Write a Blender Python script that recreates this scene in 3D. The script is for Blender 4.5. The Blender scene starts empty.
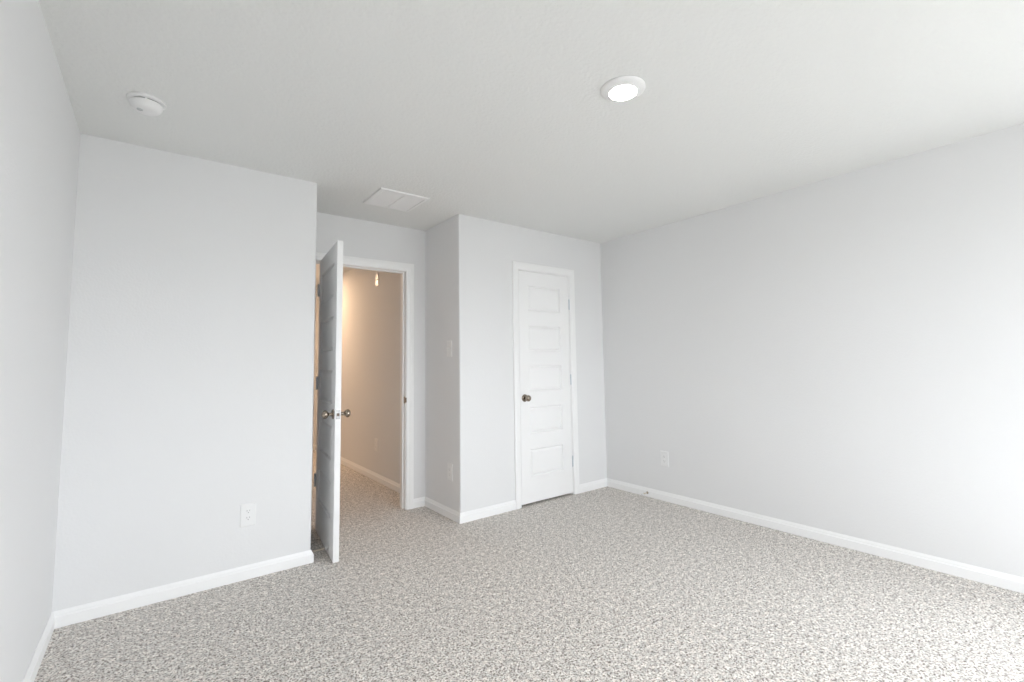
import bpy, bmesh, math
from mathutils import Vector, Matrix

S = bpy.context.scene
COL = S.collection

# ---------------------------------------------------------------- dimensions
H = 2.44                                   # ceiling height
XL, XR = -0.3453, 3.5652                   # left and right walls
YR = -1.70                                 # rear wall (behind the photographer)
YB, XE = 3.2393, 0.8116                    # far left wall face and its outer corner
YA = 3.8596                                # alcove wall face
XC, YC = 1.8993, 3.2577                    # closet side wall face, closet front face
T = 0.115                                  # wall thickness
XH, YH = 1.905, 8.2                        # hall right wall face, hall end
XHL = 0.80                                 # hall left wall face
BH, BT = 0.0765, 0.0135                    # baseboard height and thickness

# ---------------------------------------------------------------- camera
YAW, PITCH, ROLL, F = 0.6649, 0.0784, -0.0165, 470.45
CX, CY = 524.13, 326.77
fw = Vector((math.sin(YAW) * math.cos(PITCH), math.cos(YAW) * math.cos(PITCH), math.sin(PITCH)))
rt0 = fw.cross(Vector((0, 0, 1))).normalized()
up0 = rt0.cross(fw)
rt = math.cos(ROLL) * rt0 + math.sin(ROLL) * up0
up = -math.sin(ROLL) * rt0 + math.cos(ROLL) * up0
cam_d = bpy.data.cameras.new('camera')
cam = bpy.data.objects.new('camera', cam_d)
COL.objects.link(cam)
m = Matrix.Identity(4)
for i in range(3):
    m[i][0], m[i][1], m[i][2] = rt[i], up[i], -fw[i]
m.translation = (0, 0, 1.2181)
cam.matrix_world = m
cam_d.sensor_fit = 'HORIZONTAL'
cam_d.sensor_width = 36.0
cam_d.lens = F / 1024 * 36
cam_d.shift_x = (512 - CX) / 1024
cam_d.shift_y = (CY - 341) / 1024
cam_d.clip_start = 0.02
S.camera = cam

# ---------------------------------------------------------------- world, exposure
W = bpy.data.worlds.new('overcast_sky')
S.world = W
W.use_nodes = True
wnt = W.node_tree
bg = wnt.nodes['Background']
wtc = wnt.nodes.new('ShaderNodeTexCoord')
wsep = wnt.nodes.new('ShaderNodeSeparateXYZ')
wcr = wnt.nodes.new('ShaderNodeValToRGB')       # ground below the horizon, bright overcast sky above
wmr = wnt.nodes.new('ShaderNodeMapRange')
wmr.inputs['From Min'].default_value = -1.0
wmr.inputs['From Max'].default_value = 1.0
e = wcr.color_ramp.elements
e[0].position, e[0].color = 0.44, (0.24, 0.25, 0.245, 1)
e[1].position, e[1].color = 0.53, (0.91, 0.957, 1.012, 1)
wnt.links.new(wtc.outputs['Generated'], wsep.inputs[0])
wnt.links.new(wsep.outputs['Z'], wmr.inputs['Value'])
wnt.links.new(wmr.outputs['Result'], wcr.inputs['Fac'])
wnt.links.new(wcr.outputs['Color'], bg.inputs['Color'])
bg.inputs['Strength'].default_value = 17.0
vs = S.view_settings
vs.view_transform = 'Standard'
vs.look = 'None'
vs.gamma = 1.0
vs.use_curve_mapping = False
vs.exposure = 0.0
S.cycles.max_bounces = 16
S.cycles.diffuse_bounces = 12
S.cycles.sample_clamp_indirect = 8.0

WIN = (1.25, 2.75, 0.50, 2.08)             # rear window opening x0 x1 z0 z1
ADDED_WIN = (-1.63, -0.25, 0.40, 1.85)          # added right wall window opening y0 y1 z0 z1, unseen, brightens left wall


def portal(w, h, loc, rot):
    pl = bpy.data.lights.new('window_daylight_portal', 'AREA')
    pl.shape = 'RECTANGLE'
    pl.size, pl.size_y = w, h
    pl.cycles.is_portal = True
    po = bpy.data.objects.new('window_daylight_portal', pl)
    po.location = loc
    po.rotation_euler = rot
    COL.objects.link(po)


# area lights shine along their -Z: towards +Y and towards -X
portal(WIN[1] - WIN[0], WIN[3] - WIN[2], ((WIN[0] + WIN[1]) / 2, YR - T - 0.01, (WIN[2] + WIN[3]) / 2), (math.radians(90), 0, 0))
portal(ADDED_WIN[1] - ADDED_WIN[0], ADDED_WIN[3] - ADDED_WIN[2], (XR + T + 0.01, (ADDED_WIN[0] + ADDED_WIN[1]) / 2, (ADDED_WIN[2] + ADDED_WIN[3]) / 2),
       (math.radians(90), 0, math.radians(90)))

# ---------------------------------------------------------------- materials
def mat(name, color, rough=0.5, metal=0.0, spec=0.5, coat=0.0):
    mt = bpy.data.materials.new(name)
    mt.use_nodes = True
    b = mt.node_tree.nodes['Principled BSDF']
    b.inputs['Base Color'].default_value = (*color, 1)
    b.inputs['Roughness'].default_value = rough
    b.inputs['Metallic'].default_value = metal
    b.inputs['Specular IOR Level'].default_value = spec
    return mt


def add_bump(mt, scale, strength, dist, detail=2.0, rough=0.5, kind='noise'):
    nt = mt.node_tree
    b = nt.nodes['Principled BSDF']
    tc = nt.nodes.new('ShaderNodeTexCoord')
    n = nt.nodes.new('ShaderNodeTexNoise')
    n.inputs['Scale'].default_value = scale
    n.inputs['Detail'].default_value = detail
    n.inputs['Roughness'].default_value = rough
    bp = nt.nodes.new('ShaderNodeBump')
    bp.inputs['Strength'].default_value = strength
    bp.inputs['Distance'].default_value = dist
    nt.links.new(tc.outputs['Object'], n.inputs['Vector'])
    nt.links.new(n.outputs['Fac'], bp.inputs['Height'])
    nt.links.new(bp.outputs['Normal'], b.inputs['Normal'])
    return n, bp


M_WALL = mat('light_grey_wall_paint', (0.766, 0.768, 0.772), 0.75, spec=0.25)
add_bump(M_WALL, 95, 0.25, 0.003)
M_CEIL = mat('light_grey_ceiling_texture', (0.765, 0.772, 0.762), 0.85, spec=0.2)
add_bump(M_CEIL, 62, 0.6, 0.006, detail=3)
M_TRIM = mat('white_trim_paint', (0.88, 0.88, 0.88), 0.35, spec=0.4)
M_DOOR = mat('white_door_paint', (0.87, 0.87, 0.87), 0.38, spec=0.4)
M_PLASTIC = mat('white_plastic', (0.82, 0.82, 0.82), 0.3)
M_DARK = mat('dark_slot', (0.03, 0.03, 0.03), 0.7)
M_GREYSLOT = mat('grey_slot', (0.22, 0.22, 0.22), 0.7)
M_NICKEL = mat('brushed_nickel', (0.33, 0.28, 0.23), 0.22, metal=1.0)
M_STEEL = mat('satin_steel', (0.62, 0.66, 0.70), 0.45, metal=0.55)
M_SPRING = mat('warm_steel_spring', (0.66, 0.60, 0.52), 0.4, metal=0.7)
M_RUBBER = mat('white_rubber', (0.8, 0.8, 0.8), 0.5)
M_VENT = mat('white_enamelled_metal', (0.80, 0.80, 0.80), 0.35)
M_LENS = mat('clear_grey_lens', (0.62, 0.64, 0.65), 0.15)


def emit_mat(name, color, strength):
    mt = bpy.data.materials.new(name)
    mt.use_nodes = True
    b = mt.node_tree.nodes['Principled BSDF']
    b.inputs['Base Color'].default_value = (0.9, 0.9, 0.9, 1)
    b.inputs['Emission Color'].default_value = (*color, 1)
    b.inputs['Emission Strength'].default_value = strength
    return mt


M_LAMP = emit_mat('lit_diffuser', (1.0, 0.93, 0.84), 55.0)
M_HALL_LAMP = emit_mat('warm_lit_diffuser', (1.0, 0.67, 0.42), 490.0)


def carpet_mat():
    mt = bpy.data.materials.new('beige_speckled_carpet')
    mt.use_nodes = True
    nt = mt.node_tree
    b = nt.nodes['Principled BSDF']
    b.inputs['Roughness'].default_value = 0.95
    b.inputs['Specular IOR Level'].default_value = 0.1
    b.inputs['Sheen Weight'].default_value = 0.15
    L = nt.links.new
    tc = nt.nodes.new('ShaderNodeTexCoord')
    n1 = nt.nodes.new('ShaderNodeTexNoise')            # tufts
    n1.inputs['Scale'].default_value = 120
    n1.inputs['Detail'].default_value = 3
    n1.inputs['Roughness'].default_value = 0.65
    n1.inputs['Distortion'].default_value = 0.6
    n2 = nt.nodes.new('ShaderNodeTexNoise')            # soft mottling
    n2.inputs['Scale'].default_value = 36
    n2.inputs['Detail'].default_value = 3
    n3 = nt.nodes.new('ShaderNodeTexNoise')            # tuft hue
    n3.inputs['Scale'].default_value = 60
    n3.inputs['Detail'].default_value = 1
    for n in (n1, n2, n3):
        L(tc.outputs['Object'], n.inputs['Vector'])
    cr = nt.nodes.new('ShaderNodeValToRGB')
    e = cr.color_ramp.elements
    e[0].position, e[0].color = 0.37, (0.095, 0.074, 0.060, 1)
    e[1].position, e[1].color = 0.60, (0.89, 0.858, 0.82, 1)
    k = cr.color_ramp.elements.new(0.44)
    k.color = (0.43, 0.392, 0.358, 1)
    k = cr.color_ramp.elements.new(0.51)
    k.color = (0.755, 0.715, 0.672, 1)
    L(n1.outputs['Fac'], cr.inputs['Fac'])
    hr = nt.nodes.new('ShaderNodeValToRGB')
    e = hr.color_ramp.elements
    e[0].position, e[0].color = 0.35, (1.0, 0.975, 0.96, 1)
    e[1].position, e[1].color = 0.65, (0.985, 1.0, 1.0, 1)
    L(n3.outputs['Fac'], hr.inputs['Fac'])
    mx = nt.nodes.new('ShaderNodeMix')
    mx.data_type = 'RGBA'
    mx.blend_type = 'MULTIPLY'
    mx.inputs[0].default_value = 1.0
    L(cr.outputs['Color'], mx.inputs[6])
    L(hr.outputs['Color'], mx.inputs[7])
    mr = nt.nodes.new('ShaderNodeMapRange')
    mr.inputs['From Min'].default_value = 0.3
    mr.inputs['From Max'].default_value = 0.7
    mr.inputs['To Min'].default_value = 0.72
    mr.inputs['To Max'].default_value = 1.20
    L(n2.outputs['Fac'], mr.inputs['Value'])
    m2 = nt.nodes.new('ShaderNodeMix')
    m2.data_type = 'RGBA'
    m2.blend_type = 'MULTIPLY'
    m2.inputs[0].default_value = 1.0
    L(mx.outputs[2], m2.inputs[6])
    L(mr.outputs['Result'], m2.inputs[7])
    L(m2.outputs[2], b.inputs['Base Color'])
    bp = nt.nodes.new('ShaderNodeBump')
    bp.inputs['Strength'].default_value = 0.55
    bp.inputs['Distance'].default_value = 0.008
    L(n1.outputs['Fac'], bp.inputs['Height'])
    L(bp.outputs['Normal'], b.inputs['Normal'])
    return mt


M_CARPET = carpet_mat()


def pane_mat():
    mt = bpy.data.materials.new('window_glass')
    mt.use_nodes = True
    nt = mt.node_tree
    nt.nodes.remove(nt.nodes['Principled BSDF'])
    tr = nt.nodes.new('ShaderNodeBsdfTransparent')
    gl = nt.nodes.new('ShaderNodeBsdfGlossy')
    gl.inputs['Roughness'].default_value = 0.02
    mx = nt.nodes.new('ShaderNodeMixShader')
    mx.inputs[0].default_value = 0.05
    nt.links.new(tr.outputs[0], mx.inputs[1])
    nt.links.new(gl.outputs[0], mx.inputs[2])
    nt.links.new(mx.outputs[0], nt.nodes['Material Output'].inputs['Surface'])
    return mt


M_GLASS = pane_mat()

# ---------------------------------------------------------------- mesh helpers
def box(bm, x0, x1, y0, y1, z0, z1, bev=0.0):
    t = bmesh.new()
    bmesh.ops.create_cube(t, size=1)
    for v in t.verts:
        v.co = Vector(((x0 + x1) / 2 + v.co.x * (x1 - x0), (y0 + y1) / 2 + v.co.y * (y1 - y0),
                       (z0 + z1) / 2 + v.co.z * (z1 - z0)))
    if bev:
        bmesh.ops.bevel(t, geom=t.edges[:], offset=bev, segments=2, profile=0.5, affect='EDGES')
    merge(bm, t)


def merge(bm, t, mtx=None):
    if mtx is not None:
        bmesh.ops.transform(t, matrix=mtx, verts=t.verts[:])
    me = bpy.data.meshes.new('tmp')
    t.to_mesh(me)
    t.free()
    bm.from_mesh(me)
    bpy.data.meshes.remove(me)


def prism(bm, poly, z0, z1):
    a = [bm.verts.new((x, y, z0)) for x, y in poly]
    b = [bm.verts.new((x, y, z1)) for x, y in poly]
    n = len(poly)
    bm.faces.new(a[::-1])
    bm.faces.new(b)
    for i in range(n):
        bm.faces.new((a[i], a[(i + 1) % n], b[(i + 1) % n], b[i]))


def lathe(bm, prof, seg=40, mtx=None, cap0=True, cap1=True):
    """prof: list of (r, z) revolved about Z."""
    t = bmesh.new()
    rings = []
    for r, z in prof:
        if r < 1e-6:
            rings.append([t.verts.new((0, 0, z))])
        else:
            rings.append([t.verts.new((r * math.cos(2 * math.pi * i / seg), r * math.sin(2 * math.pi * i / seg), z))
                          for i in range(seg)])
    for a, b in zip(rings, rings[1:]):
        for i in range(seg):
            j = (i + 1) % seg
            if len(a) == 1 and len(b) == 1:
                continue
            if len(a) == 1:
                t.faces.new((a[0], b[j], b[i]))
            elif len(b) == 1:
                t.faces.new((a[i], a[j], b[0]))
            else:
                t.faces.new((a[i], a[j], b[j], b[i]))
    if cap0 and len(rings[0]) > 1:
        t.faces.new(rings[0][::-1])
    if cap1 and len(rings[-1]) > 1:
        t.faces.new(rings[-1])
    bmesh.ops.recalc_face_normals(t, faces=t.faces[:])
    merge(bm, t, mtx)


def rounded_corner(c, d_in, d_out, r, n=6):
    """points of a fillet at corner c arriving along d_in and leaving along d_out (2D unit vectors)."""
    c, d_in, d_out = Vector(c), Vector(d_in), Vector(d_out)
    cen = c - d_in * r + d_out * r
    pts = []
    for i in range(n + 1):
        a = i / n * math.pi / 2
        p = cen - d_out * r * math.cos(a) + d_in * r * math.sin(a)
        pts.append((p.x, p.y))
    return pts


def obj(name, bm, material, parent=None, smooth=False, angle=35, recalc=True):
    if recalc:
        bmesh.ops.recalc_face_normals(bm, faces=bm.faces[:])
    me = bpy.data.meshes.new(name)
    bm.to_mesh(me)
    bm.free()
    me.materials.append(material)
    if smooth:
        for p in me.polygons:
            p.use_smooth = True
        me.set_sharp_from_angle(angle=math.radians(angle))
    o = bpy.data.objects.new(name, me)
    COL.objects.link(o)
    if parent is not None:
        o.parent = parent
    return o


def tag(o, label, cat, group=None, kind=None):
    o['label'] = label
    o['category'] = cat
    if group:
        o['group'] = group
    if kind:
        o['kind'] = kind
    return o


def struct(o, label, cat):
    return tag(o, label, cat, kind='structure')


def thing(name, label, cat, loc=(0, 0, 0), rz=0.0, group=None, kind=None):
    o = bpy.data.objects.new(name, None)
    o.empty_display_size = 0.05
    COL.objects.link(o)
    o.location = loc
    o.rotation_euler = (0, 0, rz)
    return tag(o, label, cat, group, kind)


def copy_tree(o, parent=None):
    c = o.copy()
    COL.objects.link(c)
    if parent is not None:
        c.parent = parent
    for ch in list(o.children):
        copy_tree(ch, c)
    return c


# ================================================================ room shell
bm = bmesh.new()
box(bm, XL - T, XR + T, YR - T, YH + T, -0.12, 0.0)
struct(obj('floor', bm, M_CARPET), 'beige and grey speckled carpet running wall to wall into the hall', 'floor')

bm = bmesh.new()
box(bm, XL - T, XR + T, YR - T, YH + T, H, H + 0.12)
struct(obj('ceiling', bm, M_CEIL), 'light grey textured flat ceiling', 'ceiling')

bm = bmesh.new()
box(bm, XL - T, XL, YR - T, YB + T, 0, H)
struct(obj('wall_left', bm, M_WALL), 'light grey wall along the left edge of the view', 'wall')

bm = bmesh.new()
box(bm, XR, XR + T, YR - T, ADDED_WIN[0], 0, H)
box(bm, XR, XR + T, ADDED_WIN[1], YA + 2 * T, 0, H)
box(bm, XR, XR + T, ADDED_WIN[0], ADDED_WIN[1], 0, ADDED_WIN[2])
box(bm, XR, XR + T, ADDED_WIN[0], ADDED_WIN[1], ADDED_WIN[3], H)
struct(obj('wall_right', bm, M_WALL), 'broad light grey wall on the right, brightest towards the camera', 'wall')

# rear wall with the window that lights the room (behind the camera)
bm = bmesh.new()
box(bm, XL, WIN[0], YR - T, YR, 0, H)
box(bm, WIN[1], XR, YR - T, YR, 0, H)
box(bm, WIN[0], WIN[1], YR - T, YR, 0, WIN[2])
box(bm, WIN[0], WIN[1], YR - T, YR, WIN[3], H)
struct(obj('wall_rear', bm, M_WALL), 'light grey wall behind the camera with the window', 'wall')

# far left wall: front face and the return into the alcove, rounded outer corner
bm = bmesh.new()
poly = [(XL, YB)] + rounded_corner((XE, YB), (1, 0), (0, 1), 0.012) + \
       [(XE, YA), (XE - T, YA), (XE - T, YB + T), (XL, YB + T)]
prism(bm, poly, 0, H)
struct(obj('wall_far_left', bm, M_WALL, smooth=True), 'light grey wall left of the open door, ending in an outside corner', 'wall')

# alcove wall with the bedroom door opening
JL, JR, JT = 0.966, 1.7135, 2.047          # jamb inner faces and head
LIN = 0.018                                # jamb board thickness
bm = bmesh.new()
box(bm, XE - T, JL - LIN, YA, YA + T, 0, H)
box(bm, JR + LIN, XC + T, YA, YA + T, 0, H)
box(bm, JL - LIN, JR + LIN, YA, YA + T, JT + LIN, H)
struct(obj('wall_alcove', bm, M_WALL), 'light grey wall of the alcove around the open doorway', 'wall')

# closet walls: side facing the alcove, rounded corner, front with the closet door opening
KL, KR, KT = 2.4965, 3.1015, 2.047
bm = bmesh.new()
poly = [(KL - LIN, YC), (KL - LIN, YC + T), (XC + T, YC + T), (XC + T, YA), (XC, YA)] + \
       rounded_corner((XC, YC), (0, -1), (1, 0), 0.012)
prism(bm, poly, 0, H)
box(bm, KR + LIN, XR, YC, YC + T, 0, H)
box(bm, KL - LIN, KR + LIN, YC, YC + T, KT + LIN, H)
struct(obj('wall_closet', bm, M_WALL, smooth=True), 'light grey boxed out wall that holds the closed closet door', 'wall')
bm = bmesh.new()
box(bm, XC + T, XR, YA + T, YA + 2 * T, 0, H)
struct(obj('wall_closet_back', bm, M_WALL), 'back wall inside the closed closet', 'wall')

# hall beyond the open door
bm = bmesh.new()
box(bm, XH, XH + T, YA + T, YH + T, 0, H)
struct(obj('wall_hall_right', bm, M_WALL), 'warmly lit hall wall seen through the open doorway', 'wall')
bm = bmesh.new()
box(bm, XHL - T, XHL, YA + T, YH + T, 0, H)
struct(obj('wall_hall_left', bm, M_WALL), 'hall wall hidden behind the open door', 'wall')
bm = bmesh.new()
box(bm, XHL, XH, YH, YH + T, 0, H)
struct(obj('wall_hall_end', bm, M_WALL), 'end wall of the hall glimpsed past the open door', 'wall')

# ---------------------------------------------------------------- baseboards
BPROF = [(0, 0), (BT, 0), (BT, 0.050), (BT - 0.0015, 0.053), (BT - 0.0045, 0.0555), (BT - 0.005, 0.060),
         (BT - 0.0065, 0.066), (BT - 0.0095, 0.071), (0.0025, BH), (0, BH)]


def offset_path(path, d):
    out = []
    for i, p in enumerate(path):
        p = Vector(p)
        ns = []
        if i > 0:
            e = (p - Vector(path[i - 1])).normalized()
            ns.append(Vector((e.y, -e.x)))
        if i < len(path) - 1:
            e = (Vector(path[i + 1]) - p).normalized()
            ns.append(Vector((e.y, -e.x)))
        if len(ns) == 1:
            out.append(p + ns[0] * d)
        else:
            s = ns[0] + ns[1]
            out.append(p + s * (d / (s.dot(ns[0]))))
    return out


def baseboards(path, names):
    """room on the right hand of the path; one mitred board per segment."""
    offs = [offset_path(path, d) for d, _ in BPROF]
    for i, (nm, lab) in enumerate(names):
        if nm is None:
            continue
        bm = bmesh.new()
        A = [bm.verts.new((offs[k][i].x, offs[k][i].y, z + 0.0005)) for k, (_, z) in enumerate(BPROF)]
        B = [bm.verts.new((offs[k][i + 1].x, offs[k][i + 1].y, z + 0.0005)) for k, (_, z) in enumerate(BPROF)]
        n = len(BPROF)
        for k in range(n):
            bm.faces.new((A[k], A[(k + 1) % n], B[(k + 1) % n], B[k]))
        bm.faces.new(A)
        bm.faces.new(B[::-1])
        struct(obj(nm, bm, M_TRIM, smooth=True, angle=25), lab, 'baseboard')


CW = 0.0635                                # casing width
REV = 0.006                                # reveal
baseboards([(3.5, YR), (XL, YR), (XL, YB), (XE, YB), (XE, YA), (JL - REV - CW, YA)],
           [('baseboard_rear', 'white baseboard on the wall behind the camera'),
            ('baseboard_left', 'white baseboard at the foot of the left wall'),
            ('baseboard_far_left', 'white baseboard under the wall left of the open door'),
            ('baseboard_alcove_left', 'white baseboard behind the open door holding the door stop'),
            ('baseboard_alcove_hinge', 'short white baseboard beside the hinge side of the doorway')])
baseboards([(JR + REV + CW, YA), (XC, YA), (XC, YC), (KL - REV - CW, YC)],
           [('baseboard_alcove_right', 'short white baseboard right of the open doorway'),
            ('baseboard_closet_side', 'white baseboard on the shaded side of the closet'),
            ('baseboard_closet_front', 'white baseboard between closet corner and closet door')])
baseboards([(KR + REV + CW, YC), (XR, YC), (XR, YR + BT)],
           [('baseboard_far_right', 'short white baseboard right of the closet door'),
            ('baseboard_right', 'long white baseboard at the foot of the right wall')])
baseboards([(XH, YH - 0.001), (XH, YA + T)], [('baseboard_hall', 'white baseboard on the warmly lit hall wall')])

# ---------------------------------------------------------------- door casings and jambs
CPROF = [(0, 0), (0, 0.008), (0.004, 0.0105), (0.010, 0.0115), (0.026, 0.013), (0.030, 0.0155), (0.040, 0.0165),
         (0.056, 0.0165), (0.061, 0.0150), (CW, 0.012), (CW, 0)]


def casing(bm, x0, x1, zt, yface, sgn=-1):
    """colonial casing around an opening; inner edges at x0, x1, zt; sgn -1 stands out towards -Y."""
    rows = []
    for o_, d in CPROF:
        y = yface + sgn * d
        rows.append([bm.verts.new(p) for p in ((x0 - o_, y, 0.001), (x0 - o_, y, zt + o_),
                                               (x1 + o_, y, zt + o_), (x1 + o_, y, 0.001))])
    n = len(rows)
    for k in range(n):
        a, b = rows[k], rows[(k + 1) % n]
        for i in range(3):
            bm.faces.new((a[i], a[i + 1], b[i + 1], b[i]))
    bm.faces.new([r[0] for r in rows])
    bm.faces.new([r[3] for r in rows][::-1])


def jamb(bm, x0, x1, zt, y0, y1):
    box(bm, x0 - LIN, x0, y0, y1, 0.001, zt + LIN)
    box(bm, x1, x1 + LIN, y0, y1, 0.001, zt + LIN)
    box(bm, x0, x1, y0, y1, zt, zt + LIN)


def stops(bm, x0, x1, zt, y0, y1, d=0.011):
    box(bm, x0, x0 + d, y0, y1, 0.001, zt, 0.002)
    box(bm, x1 - d, x1, y0, y1, 0.001, zt, 0.002)
    box(bm, x0 + d, x1 - d, y0, y1, zt - d, zt, 0.002)


tr = thing('trim_1', 'white door frame around the open bedroom doorway', 'door frame', (0, 0, 0), kind='structure')
bm = bmesh.new()
casing(bm, JL - REV, JR + REV, JT + REV, YA)
obj('casing', bm, M_TRIM, tr, smooth=True, angle=25)
bm = bmesh.new()
casing(bm, JL - REV, JR + REV, JT + REV, YA + T, +1)
obj('hall_casing', bm, M_TRIM, tr, smooth=True, angle=25)
bm = bmesh.new()
jamb(bm, JL, JR, JT, YA, YA + T)
obj('jamb', bm, M_TRIM, tr)
bm = bmesh.new()
stops(bm, JL, JR, JT, YA + 0.040, YA + 0.075)
obj('stop_strip', bm, M_TRIM, tr)
bm = bmesh.new()                            # strike plate with its lip wrapping the jamb edge
box(bm, JR - 0.0018, JR + 0.0005, YA + 0.004, YA + 0.034, 0.892, 0.952, 0.0006)
box(bm, JR - 0.0018, JR + 0.005, YA - 0.009, YA + 0.005, 0.902, 0.942, 0.0006)
o = obj('strike_plate', bm, M_NICKEL, tr)
o['label'] = 'dark nickel strike plate'

tr = thing('trim_2', 'white door frame around the closed closet door', 'door frame', (0, 0, 0), kind='structure')
bm = bmesh.new()
casing(bm, KL - REV, KR + REV, KT + REV, YC)
obj('casing', bm, M_TRIM, tr, smooth=True, angle=25)
bm = bmesh.new()
jamb(bm, KL, KR, KT, YC, YC + T)
obj('jamb', bm, M_TRIM, tr)
bm = bmesh.new()
stops(bm, KL, KR, KT, YC + 0.040, YC + 0.075)
obj('stop_strip', bm, M_TRIM, tr)

# ---------------------------------------------------------------- rear window (source of the daylight) and an added side window
def make_window(name, label, w, z0, z1, loc, rz):
    """local frame: opening spans x 0..w, room side is -Y (y=0 is the wall face), outside +Y."""
    wn = thing(name, label, 'window', loc, rz, kind='structure')
    xm, zm = w / 2, (z0 + z1) / 2
    ya, yb = T - 0.06, T - 0.01
    bm = bmesh.new()
    box(bm, 0, 0.045, ya, yb, z0, z1)
    box(bm, w - 0.045, w, ya, yb, z0, z1)
    box(bm, 0.045, w - 0.045, ya, yb, z0, z0 + 0.045)
    box(bm, 0.045, w - 0.045, ya, yb, z1 - 0.045, z1)
    if w > 1.2:
        box(bm, xm - 0.03, xm + 0.03, ya, yb, z0 + 0.045, z1 - 0.045)
        spans = ((0.045, xm - 0.03), (xm + 0.03, w - 0.045))
    else:
        spans = ((0.045, w - 0.045),)
    for a, b in spans:
        box(bm, a, b, ya + 0.005, yb - 0.005, zm - 0.02, zm + 0.02)
    obj('window_frame', bm, M_TRIM, wn)
    for a, b in spans:
        bm = bmesh.new()
        box(bm, a, b, ya + 0.022, ya + 0.026, z0 + 0.045, z1 - 0.045)
        obj('pane', bm, M_GLASS, wn)
    bm = bmesh.new()
    box(bm, -0.03, w + 0.03, -0.035, 0.002, z0 - 0.022, z0 + 0.002, 0.003)
    obj('window_sill', bm, M_TRIM, wn)


make_window('window_1', 'white framed window in the wall behind the camera', WIN[1] - WIN[0], WIN[2], WIN[3], (WIN[1], YR, 0), math.pi)
make_window('added_window', 'added white framed window in the right wall beside the camera, unseen, brightens the left wall', ADDED_WIN[1] - ADDED_WIN[0], ADDED_WIN[2], ADDED_WIN[3],
            (XR, ADDED_WIN[1], 0), -math.pi / 2)  # added for more daylight on the left wall, never in view

# ---------------------------------------------------------------- doors
PANELS = [(0.238, 0.473), (0.607, 0.836), (0.975, 1.200), (1.326, 1.557), (1.687, 1.917)]


def door_slab(w, h, t, px0, px1, zoff):
    """five panel moulded door; local x across, y through (front at y=0), z up."""
    bm = bmesh.new()
    rings = [(0.0, 0.0), (0.003, 0.0060), (0.008, 0.0120), (0.013, 0.0120), (0.025, 0.0040), (0.031, 0.0030)]
    for front in (True, False):
        def V(x, z, d):
            return bm.verts.new((x, d if front else t - d, z))

        def quad(a, b, c, e):
            bm.faces.new((a, b, c, e) if front else (e, c, b, a))
        zs = [0.0]
        for a, b in PANELS:
            zs += [a - zoff, b - zoff]
        zs.append(h)
        xs = [0.0, px0, px1, w]
        for j in range(len(zs) - 1):
            for i in range(3):
                X0, X1, Z0, Z1 = xs[i], xs[i + 1], zs[j], zs[j + 1]
                if i == 1 and j % 2 == 1:
                    prev = None
                    for ins, d in rings:
                        cur = [V(X0 + ins, Z0 + ins, d), V(X1 - ins, Z0 + ins, d),
                               V(X1 - ins, Z1 - ins, d), V(X0 + ins, Z1 - ins, d)]
                        if prev:
                            for q in range(4):
                                r = (q + 1) % 4
                                quad(prev[q], prev[r], cur[r], cur[q])
                        prev = cur
                    quad(*prev)
                else:
                    quad(V(X0, Z0, 0), V(X1, Z0, 0), V(X1, Z1, 0), V(X0, Z1, 0))
    for (xa, za, xb, zb) in ((0, 0, w, 0), (w, 0, w, h), (w, h, 0, h), (0, h, 0, 0)):
        bm.faces.new([bm.verts.new(p) for p in ((xa, 0, za), (xa, t, za), (xb, t, zb), (xb, 0, zb))])
    bmesh.ops.remove_doubles(bm, verts=bm.verts[:], dist=1e-5)
    return bm


KNOB = [(0.0, 0.0710), (0.011, 0.0700), (0.0195, 0.0660), (0.0255, 0.0590), (0.0275, 0.0510), (0.0258, 0.0430),
        (0.0205, 0.0360), (0.0135, 0.0315), (0.0105, 0.027), (0.0100, 0.014), (0.0115, 0.010)]
ROSE = [(0.0, 0.0115), (0.016, 0.0115), (0.024, 0.0095), (0.030, 0.006), (0.0325, 0.003), (0.0325, 0.0)]


def knob(parent, x, y, z, side):
    """side -1: stands out towards local -Y; +1: +Y."""
    rot = Matrix.Rotation(math.radians(90 if side < 0 else -90), 4, 'X')
    mt = Matrix.Translation((x, y, z)) @ rot
    bm = bmesh.new()
    lathe(bm, KNOB, 40, mt)
    k = obj('door_knob', bm, M_NICKEL, parent, smooth=True, angle=50)
    k['label'] = 'round brushed nickel knob'
    bm = bmesh.new()
    lathe(bm, ROSE, 40, mt)
    obj('rosette', bm, M_NICKEL, k, smooth=True, angle=50)
    return k


def hinge(parent, x, y, z, door_leaf=True, sx=1):
    """knuckle at (x,y) in door space, 90 mm tall, centred on z; thin leaf on the hinge edge."""
    bm = bmesh.new()
    for k in range(5):
        a = z - 0.045 + k * 0.018
        lathe(bm, [(0.0062, a + 0.0005), (0.0062, a + 0.0175)], 16, Matrix.Translation((x, y, 0)))
    lathe(bm, [(0.0, z + 0.052), (0.004, z + 0.051), (0.005, z + 0.046)], 16, Matrix.Translation((x, y, 0)), cap1=False)
    lathe(bm, [(0.005, z - 0.046), (0.004, z - 0.051), (0.0, z - 0.052)], 16, Matrix.Translation((x, y, 0)), cap0=False)
    if door_leaf:
        xa, xb = sorted((x, x + 0.003 * sx))
        box(bm, xa, xb, y, 0.030, z - 0.045, z + 0.045)
    h = obj('hinge', bm, M_STEEL, parent, smooth=True, angle=40)
    h['label'] = 'satin steel hinge'
    return h


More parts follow.
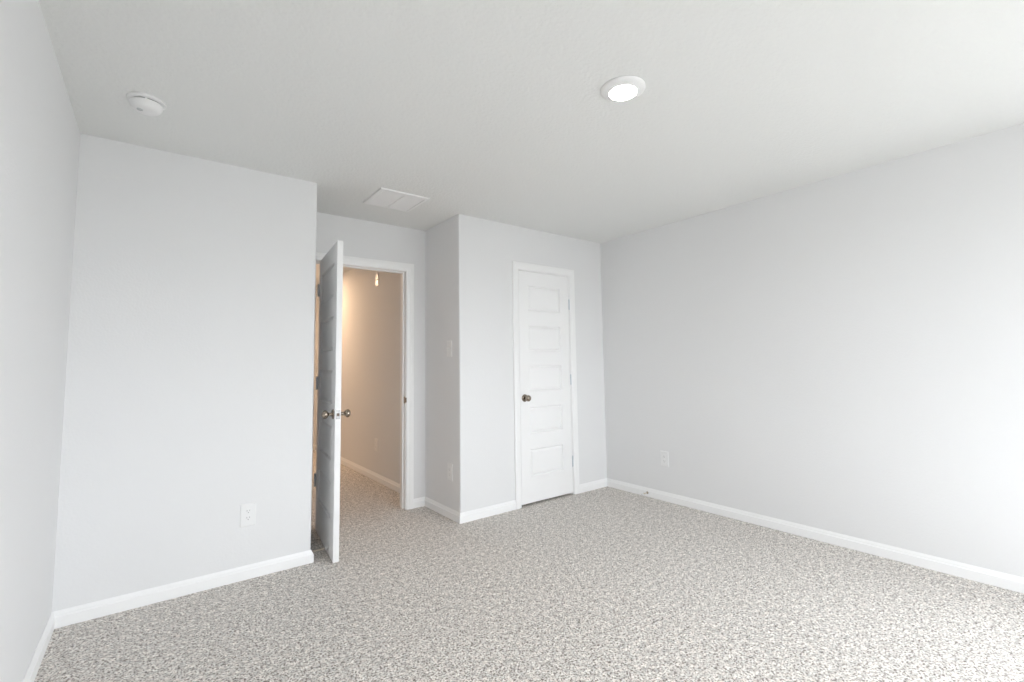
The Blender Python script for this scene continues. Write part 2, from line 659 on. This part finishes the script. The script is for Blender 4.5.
# open bedroom door, swung a little past square
TH = 0.108
DW = 0.729
D0 = 0.005                                  # clearance above the carpet
d1 = thing('door_1', 'white five panel bedroom door standing open, seen edge on', 'door',
           (0.9906, YA - 0.0115, D0), -(math.pi / 2 + TH), kind='structure')
bm = door_slab(DW, 2.038, 0.035, 0.112, DW - 0.112, D0)
obj('door_slab', bm, M_DOOR, d1)
knob(d1, DW - 0.060, 0.0, 0.914 - D0, -1)
knob(d1, DW - 0.060, 0.035, 0.914 - D0, +1)
bm = bmesh.new()
box(bm, DW - 0.0005, DW + 0.0012, 0.005, 0.030, 0.914 - D0 - 0.0285, 0.914 - D0 + 0.0285, 0.0005)
lp = obj('latch_plate', bm, mat('worn_nickel_plate', (0.45, 0.45, 0.45), 0.45, metal=0.6), d1)
lp['label'] = 'steel latch plate in the door edge'
bm = bmesh.new()
prism(bm, [(DW + 0.001, 0.010), (DW + 0.010, 0.0235), (DW + 0.001, 0.0250)], 0.914 - D0 - 0.009, 0.914 - D0 + 0.009)
obj('latch_bolt', bm, M_NICKEL, lp)
for z in (1.815, 1.097, 0.367):
    hinge(d1, -0.004, -0.0075, z - D0)

# closed closet door
C0 = 0.020
d2 = thing('door_2', 'white five panel closet door, closed, with nickel knob on its left', 'door',
           (KL + 0.003, YC + 0.001, C0), 0, kind='structure')
CWD = KR - KL - 0.006
bm = door_slab(CWD, KT - C0 - 0.004, 0.035, 2.601 - KL - 0.003, 2.988 - KL - 0.003, C0)
obj('door_slab', bm, M_DOOR, d2)
knob(d2, 2.548 - KL - 0.003, 0.0, 0.920 - C0, -1)
for z in (1.775, 1.062, 0.305):
    hinge(d2, CWD + 0.0015, -0.0065, z - C0, door_leaf=False)

# ================================================================ things on walls
PW, PH, PD = 0.0815, 0.1325, 0.0055


def plate(name, parent, holes=()):
    """bevelled cover plate standing on the wall plane y=0, facing -Y."""
    bm = bmesh.new()
    prof = [(0.0, 0.0), (0.0, 0.0022), (0.0015, 0.0038), (0.0045, PD)]
    prev = None
    for ins, d in prof:
        cur = [bm.verts.new((sx * (PW / 2 - ins), -d, sz * (PH / 2 - ins))) for sx, sz in ((-1, -1), (1, -1), (1, 1), (-1, 1))]
        if prev:
            for q in range(4):
                r = (q + 1) % 4
                bm.faces.new((prev[q], prev[r], cur[r], cur[q]))
        else:
            bm.faces.new(cur[::-1])
        prev = cur
    bm.faces.new(prev)
    return obj(name, bm, M_PLASTIC, parent)


def screw(parent, z):
    bm = bmesh.new()
    lathe(bm, [(0.0035, 0.0), (0.0035, 0.0008), (0.0022, 0.0014), (0.0, 0.0015)], 16,
          Matrix.Translation((0, -PD, z)) @ Matrix.Rotation(math.radians(90), 4, 'X'))
    obj('screw', bm, M_PLASTIC, parent, smooth=True)


def make_outlet(label, loc, rz):
    t = thing('wall_outlet', label, 'outlet', loc, rz, 'duplex outlets on the walls')
    plate('cover_plate', t)
    screw(t, 0.0)
    for zc in (0.0195, -0.0195):
        # round-sided receptacle face
        bm = bmesh.new()
        pts = []
        R_, hh = 0.0172, 0.0140
        a0 = math.asin(hh / R_)
        for k in range(13):
            a = -a0 + 2 * a0 * k / 12
            pts.append((R_ * math.cos(a), R_ * math.sin(a)))
        for k in range(13):
            a = math.pi - a0 + 2 * a0 * k / 12
            pts.append((R_ * math.cos(a), R_ * math.sin(a)))
        a = [bm.verts.new((x, -PD + 0.001, zc + z)) for x, z in pts]
        b = [bm.verts.new((x, -PD - 0.0018, zc + z)) for x, z in pts]
        n = len(pts)
        bm.faces.new(a)
        bm.faces.new(b[::-1])
        for k in range(n):
            bm.faces.new((a[k], a[(k + 1) % n], b[(k + 1) % n], b[k]))
        rc = obj('receptacle', bm, M_PLASTIC, t)
        yf = -PD - 0.0018
        bm = bmesh.new()
        box(bm, -0.0080, -0.0058, yf - 0.0002, yf + 0.001, zc - 0.0005, zc + 0.0085)
        box(bm, 0.0058, 0.0080, yf - 0.0002, yf + 0.001, zc + 0.0005, zc + 0.0080)
        lathe(bm, [(0.0026, -0.001), (0.0026, 0.0002), (0, 0.0002)], 16,
              Matrix.Translation((0, yf, zc - 0.0070)) @ Matrix.Rotation(math.radians(90), 4, 'X'))
        obj('slots', bm, M_GREYSLOT, rc)
    return t


out0 = make_outlet('white duplex outlet low on the wall left of the open door', (0.4605, YB, 0.364), 0)
for lab, loc, rz in (
        ('white duplex outlet low on the broad right wall', (XR, 2.572, 0.363), -math.pi / 2),
        ('white outlet low on the shaded closet side wall, below the light switch', (XC, 3.416, 0.362), -math.pi / 2),
        ('faint outlet low on the warmly lit hall wall through the doorway', (XH, 5.04, 0.374), -math.pi / 2)):
    c = copy_tree(out0)
    c.location = loc
    c.rotation_euler = (0, 0, rz)
    c['label'] = lab

# light switch
sw = thing('light_switch', 'white toggle light switch on the shaded closet side wall by the doorway', 'light switch',
           (XC, 3.420, 1.350), -math.pi / 2)
plate('cover_plate', sw)
for z in (0.030, -0.030):
    screw(sw, z)
bm = bmesh.new()
box(bm, -0.0052, 0.0052, -PD - 0.0008, -PD + 0.001, -0.012, 0.012, 0.0004)
obj('toggle_slot', bm, M_PLASTIC, sw)
bm = bmesh.new()
t = bmesh.new()
box(t, -0.004, 0.004, -0.016, 0.002, -0.0048, 0.0048, 0.0012)
merge(bm, t, Matrix.Translation((0, -PD, 0.001)) @ Matrix.Rotation(math.radians(-28), 4, 'X'))
obj('toggle', bm, M_PLASTIC, sw)

# white plate high on the hall wall: a two-part chime box
ch = thing('wall_chime', 'small bright white box high on the hall wall above the outlet', 'chime', (XH, 5.04, 2.170), -math.pi / 2)
M_GLOSS = mat('glossy_white_plastic', (0.87, 0.87, 0.87), 0.30)
bm = bmesh.new()
box(bm, -0.036, 0.036, -0.004, 0.0, -0.060, 0.060, 0.001)
obj('back_plate', bm, M_GREYSLOT, ch)
bm = bmesh.new()
box(bm, -0.041, 0.041, -0.009, -0.003, 0.002, 0.065, 0.002)
obj('cover', bm, M_GLOSS, ch)
bm = bmesh.new()
box(bm, -0.041, 0.041, -0.009, -0.003, -0.065, -0.002, 0.002)
obj('cover', bm, M_GLOSS, ch)


# ---------------------------------------------------------------- door stops (spring rods on the baseboards)
def make_stop(label, loc, rz, length):
    """rod standing out along local +X from a baseboard."""
    t = thing('door_stop', label, 'door stop', loc, rz, 'spring door stops on the baseboards')
    rot = Matrix.Rotation(math.radians(90), 4, 'Y')
    bm = bmesh.new()
    lathe(bm, [(0.011, 0.0), (0.011, 0.002), (0.007, 0.007), (0.0045, 0.011)], 24, rot)
    obj('base', bm, M_NICKEL, t, smooth=True, angle=40)
    bm = bmesh.new()                       # close-wound spring
    prof = []
    x = 0.010
    while x < length - 0.012:
        prof += [(0.0034, x), (0.0046, x + 0.0011), (0.0034, x + 0.0022)]
        x += 0.0024
    lathe(bm, prof, 16, rot)
    obj('spring', bm, M_SPRING, t, smooth=True, angle=40)
    bm = bmesh.new()
    lathe(bm, [(0.0070, length - 0.020), (0.0096, length - 0.018), (0.0098, length - 0.004), (0.0080, length - 0.001), (0, length)],
          20, rot)
    tp = obj('tip', bm, M_RUBBER, t, smooth=True, angle=50)
    tp['label'] = 'white rubber tip'
    return t


yS = 3.285
xface = 0.9906 - (YA - 0.0115 - yS) * math.tan(TH)      # where the open door's face stands
make_stop('spring door stop reaching from the far left baseboard to the open door', (XE + BT - 0.0005, yS, 0.048), 0.0,
          xface - (XE + BT) - 0.001)
make_stop('small grey door stop low on the baseboard of the right wall', (XR - BT + 0.0005, 2.762, 0.036), math.pi, 0.085)

# ================================================================ things on the ceiling
# disc light
def make_disc_light(label, loc, lens_mat, group=None):
    t = thing('ceiling_light', label, 'ceiling light', loc, 0, group)
    bm = bmesh.new()
    lathe(bm, [(0.062, -0.001), (0.098, -0.0005), (0.0985, -0.004), (0.096, -0.008), (0.088, -0.013), (0.076, -0.0185), (0.069, -0.022),
               (0.0645, -0.0225), (0.0605, -0.0205), (0.0605, -0.012)], 64)
    obj('trim_ring', bm, M_PLASTIC, t, smooth=True, angle=40)
    bm = bmesh.new()
    lathe(bm, [(0.0605, -0.014), (0.0605, -0.0205), (0.055, -0.0225), (0.03, -0.0240), (0.0, -0.0245)], 64)
    d = obj('diffuser', bm, lens_mat, t, smooth=True, angle=40)
    d['label'] = 'glowing round diffuser'
    return t


make_disc_light('lit round white disc light on the bedroom ceiling', (1.608, 1.305, H), M_LAMP)
make_disc_light('warm disc light on the hall ceiling, out of sight beyond the door head', (1.33, 6.50, H), M_HALL_LAMP)

# smoke detector
sd = thing('smoke_detector', 'round white smoke detector on the ceiling near the left wall', 'smoke detector', (-0.072, 2.662, H), 0)
bm = bmesh.new()
lathe(bm, [(0.0, -0.0002), (0.071, -0.0002), (0.0725, -0.003), (0.0715, -0.010), (0.067, -0.0135), (0.058, -0.0140), (0.0, -0.0140)], 64)
obj('mounting_base', bm, M_PLASTIC, sd, smooth=True, angle=40)
bm = bmesh.new()
lathe(bm, [(0.055, -0.0135), (0.055, -0.0185), (0, -0.0185)], 64)
o = obj('vent_gap', bm, M_DARK, sd, smooth=True, angle=40)
o['label'] = 'dark vent slot'
bm = bmesh.new()
lathe(bm, [(0.0, -0.0182), (0.060, -0.0182), (0.0612, -0.0205), (0.058, -0.0320), (0.052, -0.0440), (0.043, -0.0515),
           (0.028, -0.0545), (0.0, -0.0555)], 64)
cv = obj('cover', bm, M_PLASTIC, sd, smooth=True, angle=40)
for k in range(3):                          # ribs bridging the slot
    bm = bmesh.new()
    t = bmesh.new()
    box(t, 0.052, 0.0595, -0.004, 0.004, -0.019, -0.0135)
    merge(bm, t, Matrix.Rotation(0.5 + k * 2 * math.pi / 3, 4, 'Z'))
    obj('bridge', bm, M_PLASTIC, sd)
bm = bmesh.new()
lathe(bm, [(0.0115, -0.0500), (0.0115, -0.0555), (0.010, -0.0567), (0.0, -0.0571)], 32, Matrix.Translation((-0.022, -0.012, 0)))
b = obj('test_button', bm, M_LENS, sd, smooth=True, angle=40)
b['label'] = 'grey test button'

# air vent
VX, VY, VS = 1.176, 3.062, 0.366
vt = thing('ceiling_vent', 'square white air vent on the ceiling in front of the doorway', 'vent', (VX + VS / 2, VY + VS / 2, H), 0)
hs = VS / 2
bm = bmesh.new()
prof = [(0.0, 0.0005), (0.0, 0.003), (0.004, 0.010), (0.008, 0.0115), (0.026, 0.0125), (0.028, 0.011), (0.028, 0.0005)]
rows = []
for ins, d in prof:
    e = hs - ins
    rows.append([bm.verts.new((sx * e, sy * e, -d)) for sx, sy in ((-1, -1), (1, -1), (1, 1), (-1, 1))])
for k in range(len(rows)):
    a, b = rows[k], rows[(k + 1) % len(rows)]
    for q in range(4):
        r = (q + 1) % 4
        bm.faces.new((a[q], a[r], b[r], b[q]))
obj('frame', bm, M_VENT, vt, smooth=True, angle=30)
ih = hs - 0.028
bm = bmesh.new()
box(bm, -0.0045, 0.0045, -ih, ih, -0.005, -0.001, 0.001)
obj('divider', bm, M_VENT, vt)
bm = bmesh.new()
box(bm, -ih, ih, -ih, ih, -0.0015, -0.0006)
obj('backing', bm, M_VENT, vt)
for sx in (-1, 1):
    bm = bmesh.new()
    xa, xb = sorted((sx * 0.0052, sx * ih))
    n = 22
    for k in range(n):
        y = -ih + (k + 0.5) * 2 * ih / n
        t = bmesh.new()
        box(t, xa, xb, -0.0080, 0.0080, -0.0006, 0.0006)
        merge(bm, t, Matrix.Translation((0, y, -0.0075)) @ Matrix.Rotation(math.radians(-18), 4, 'X'))
    obj('louvre_bank', bm, M_VENT, vt)
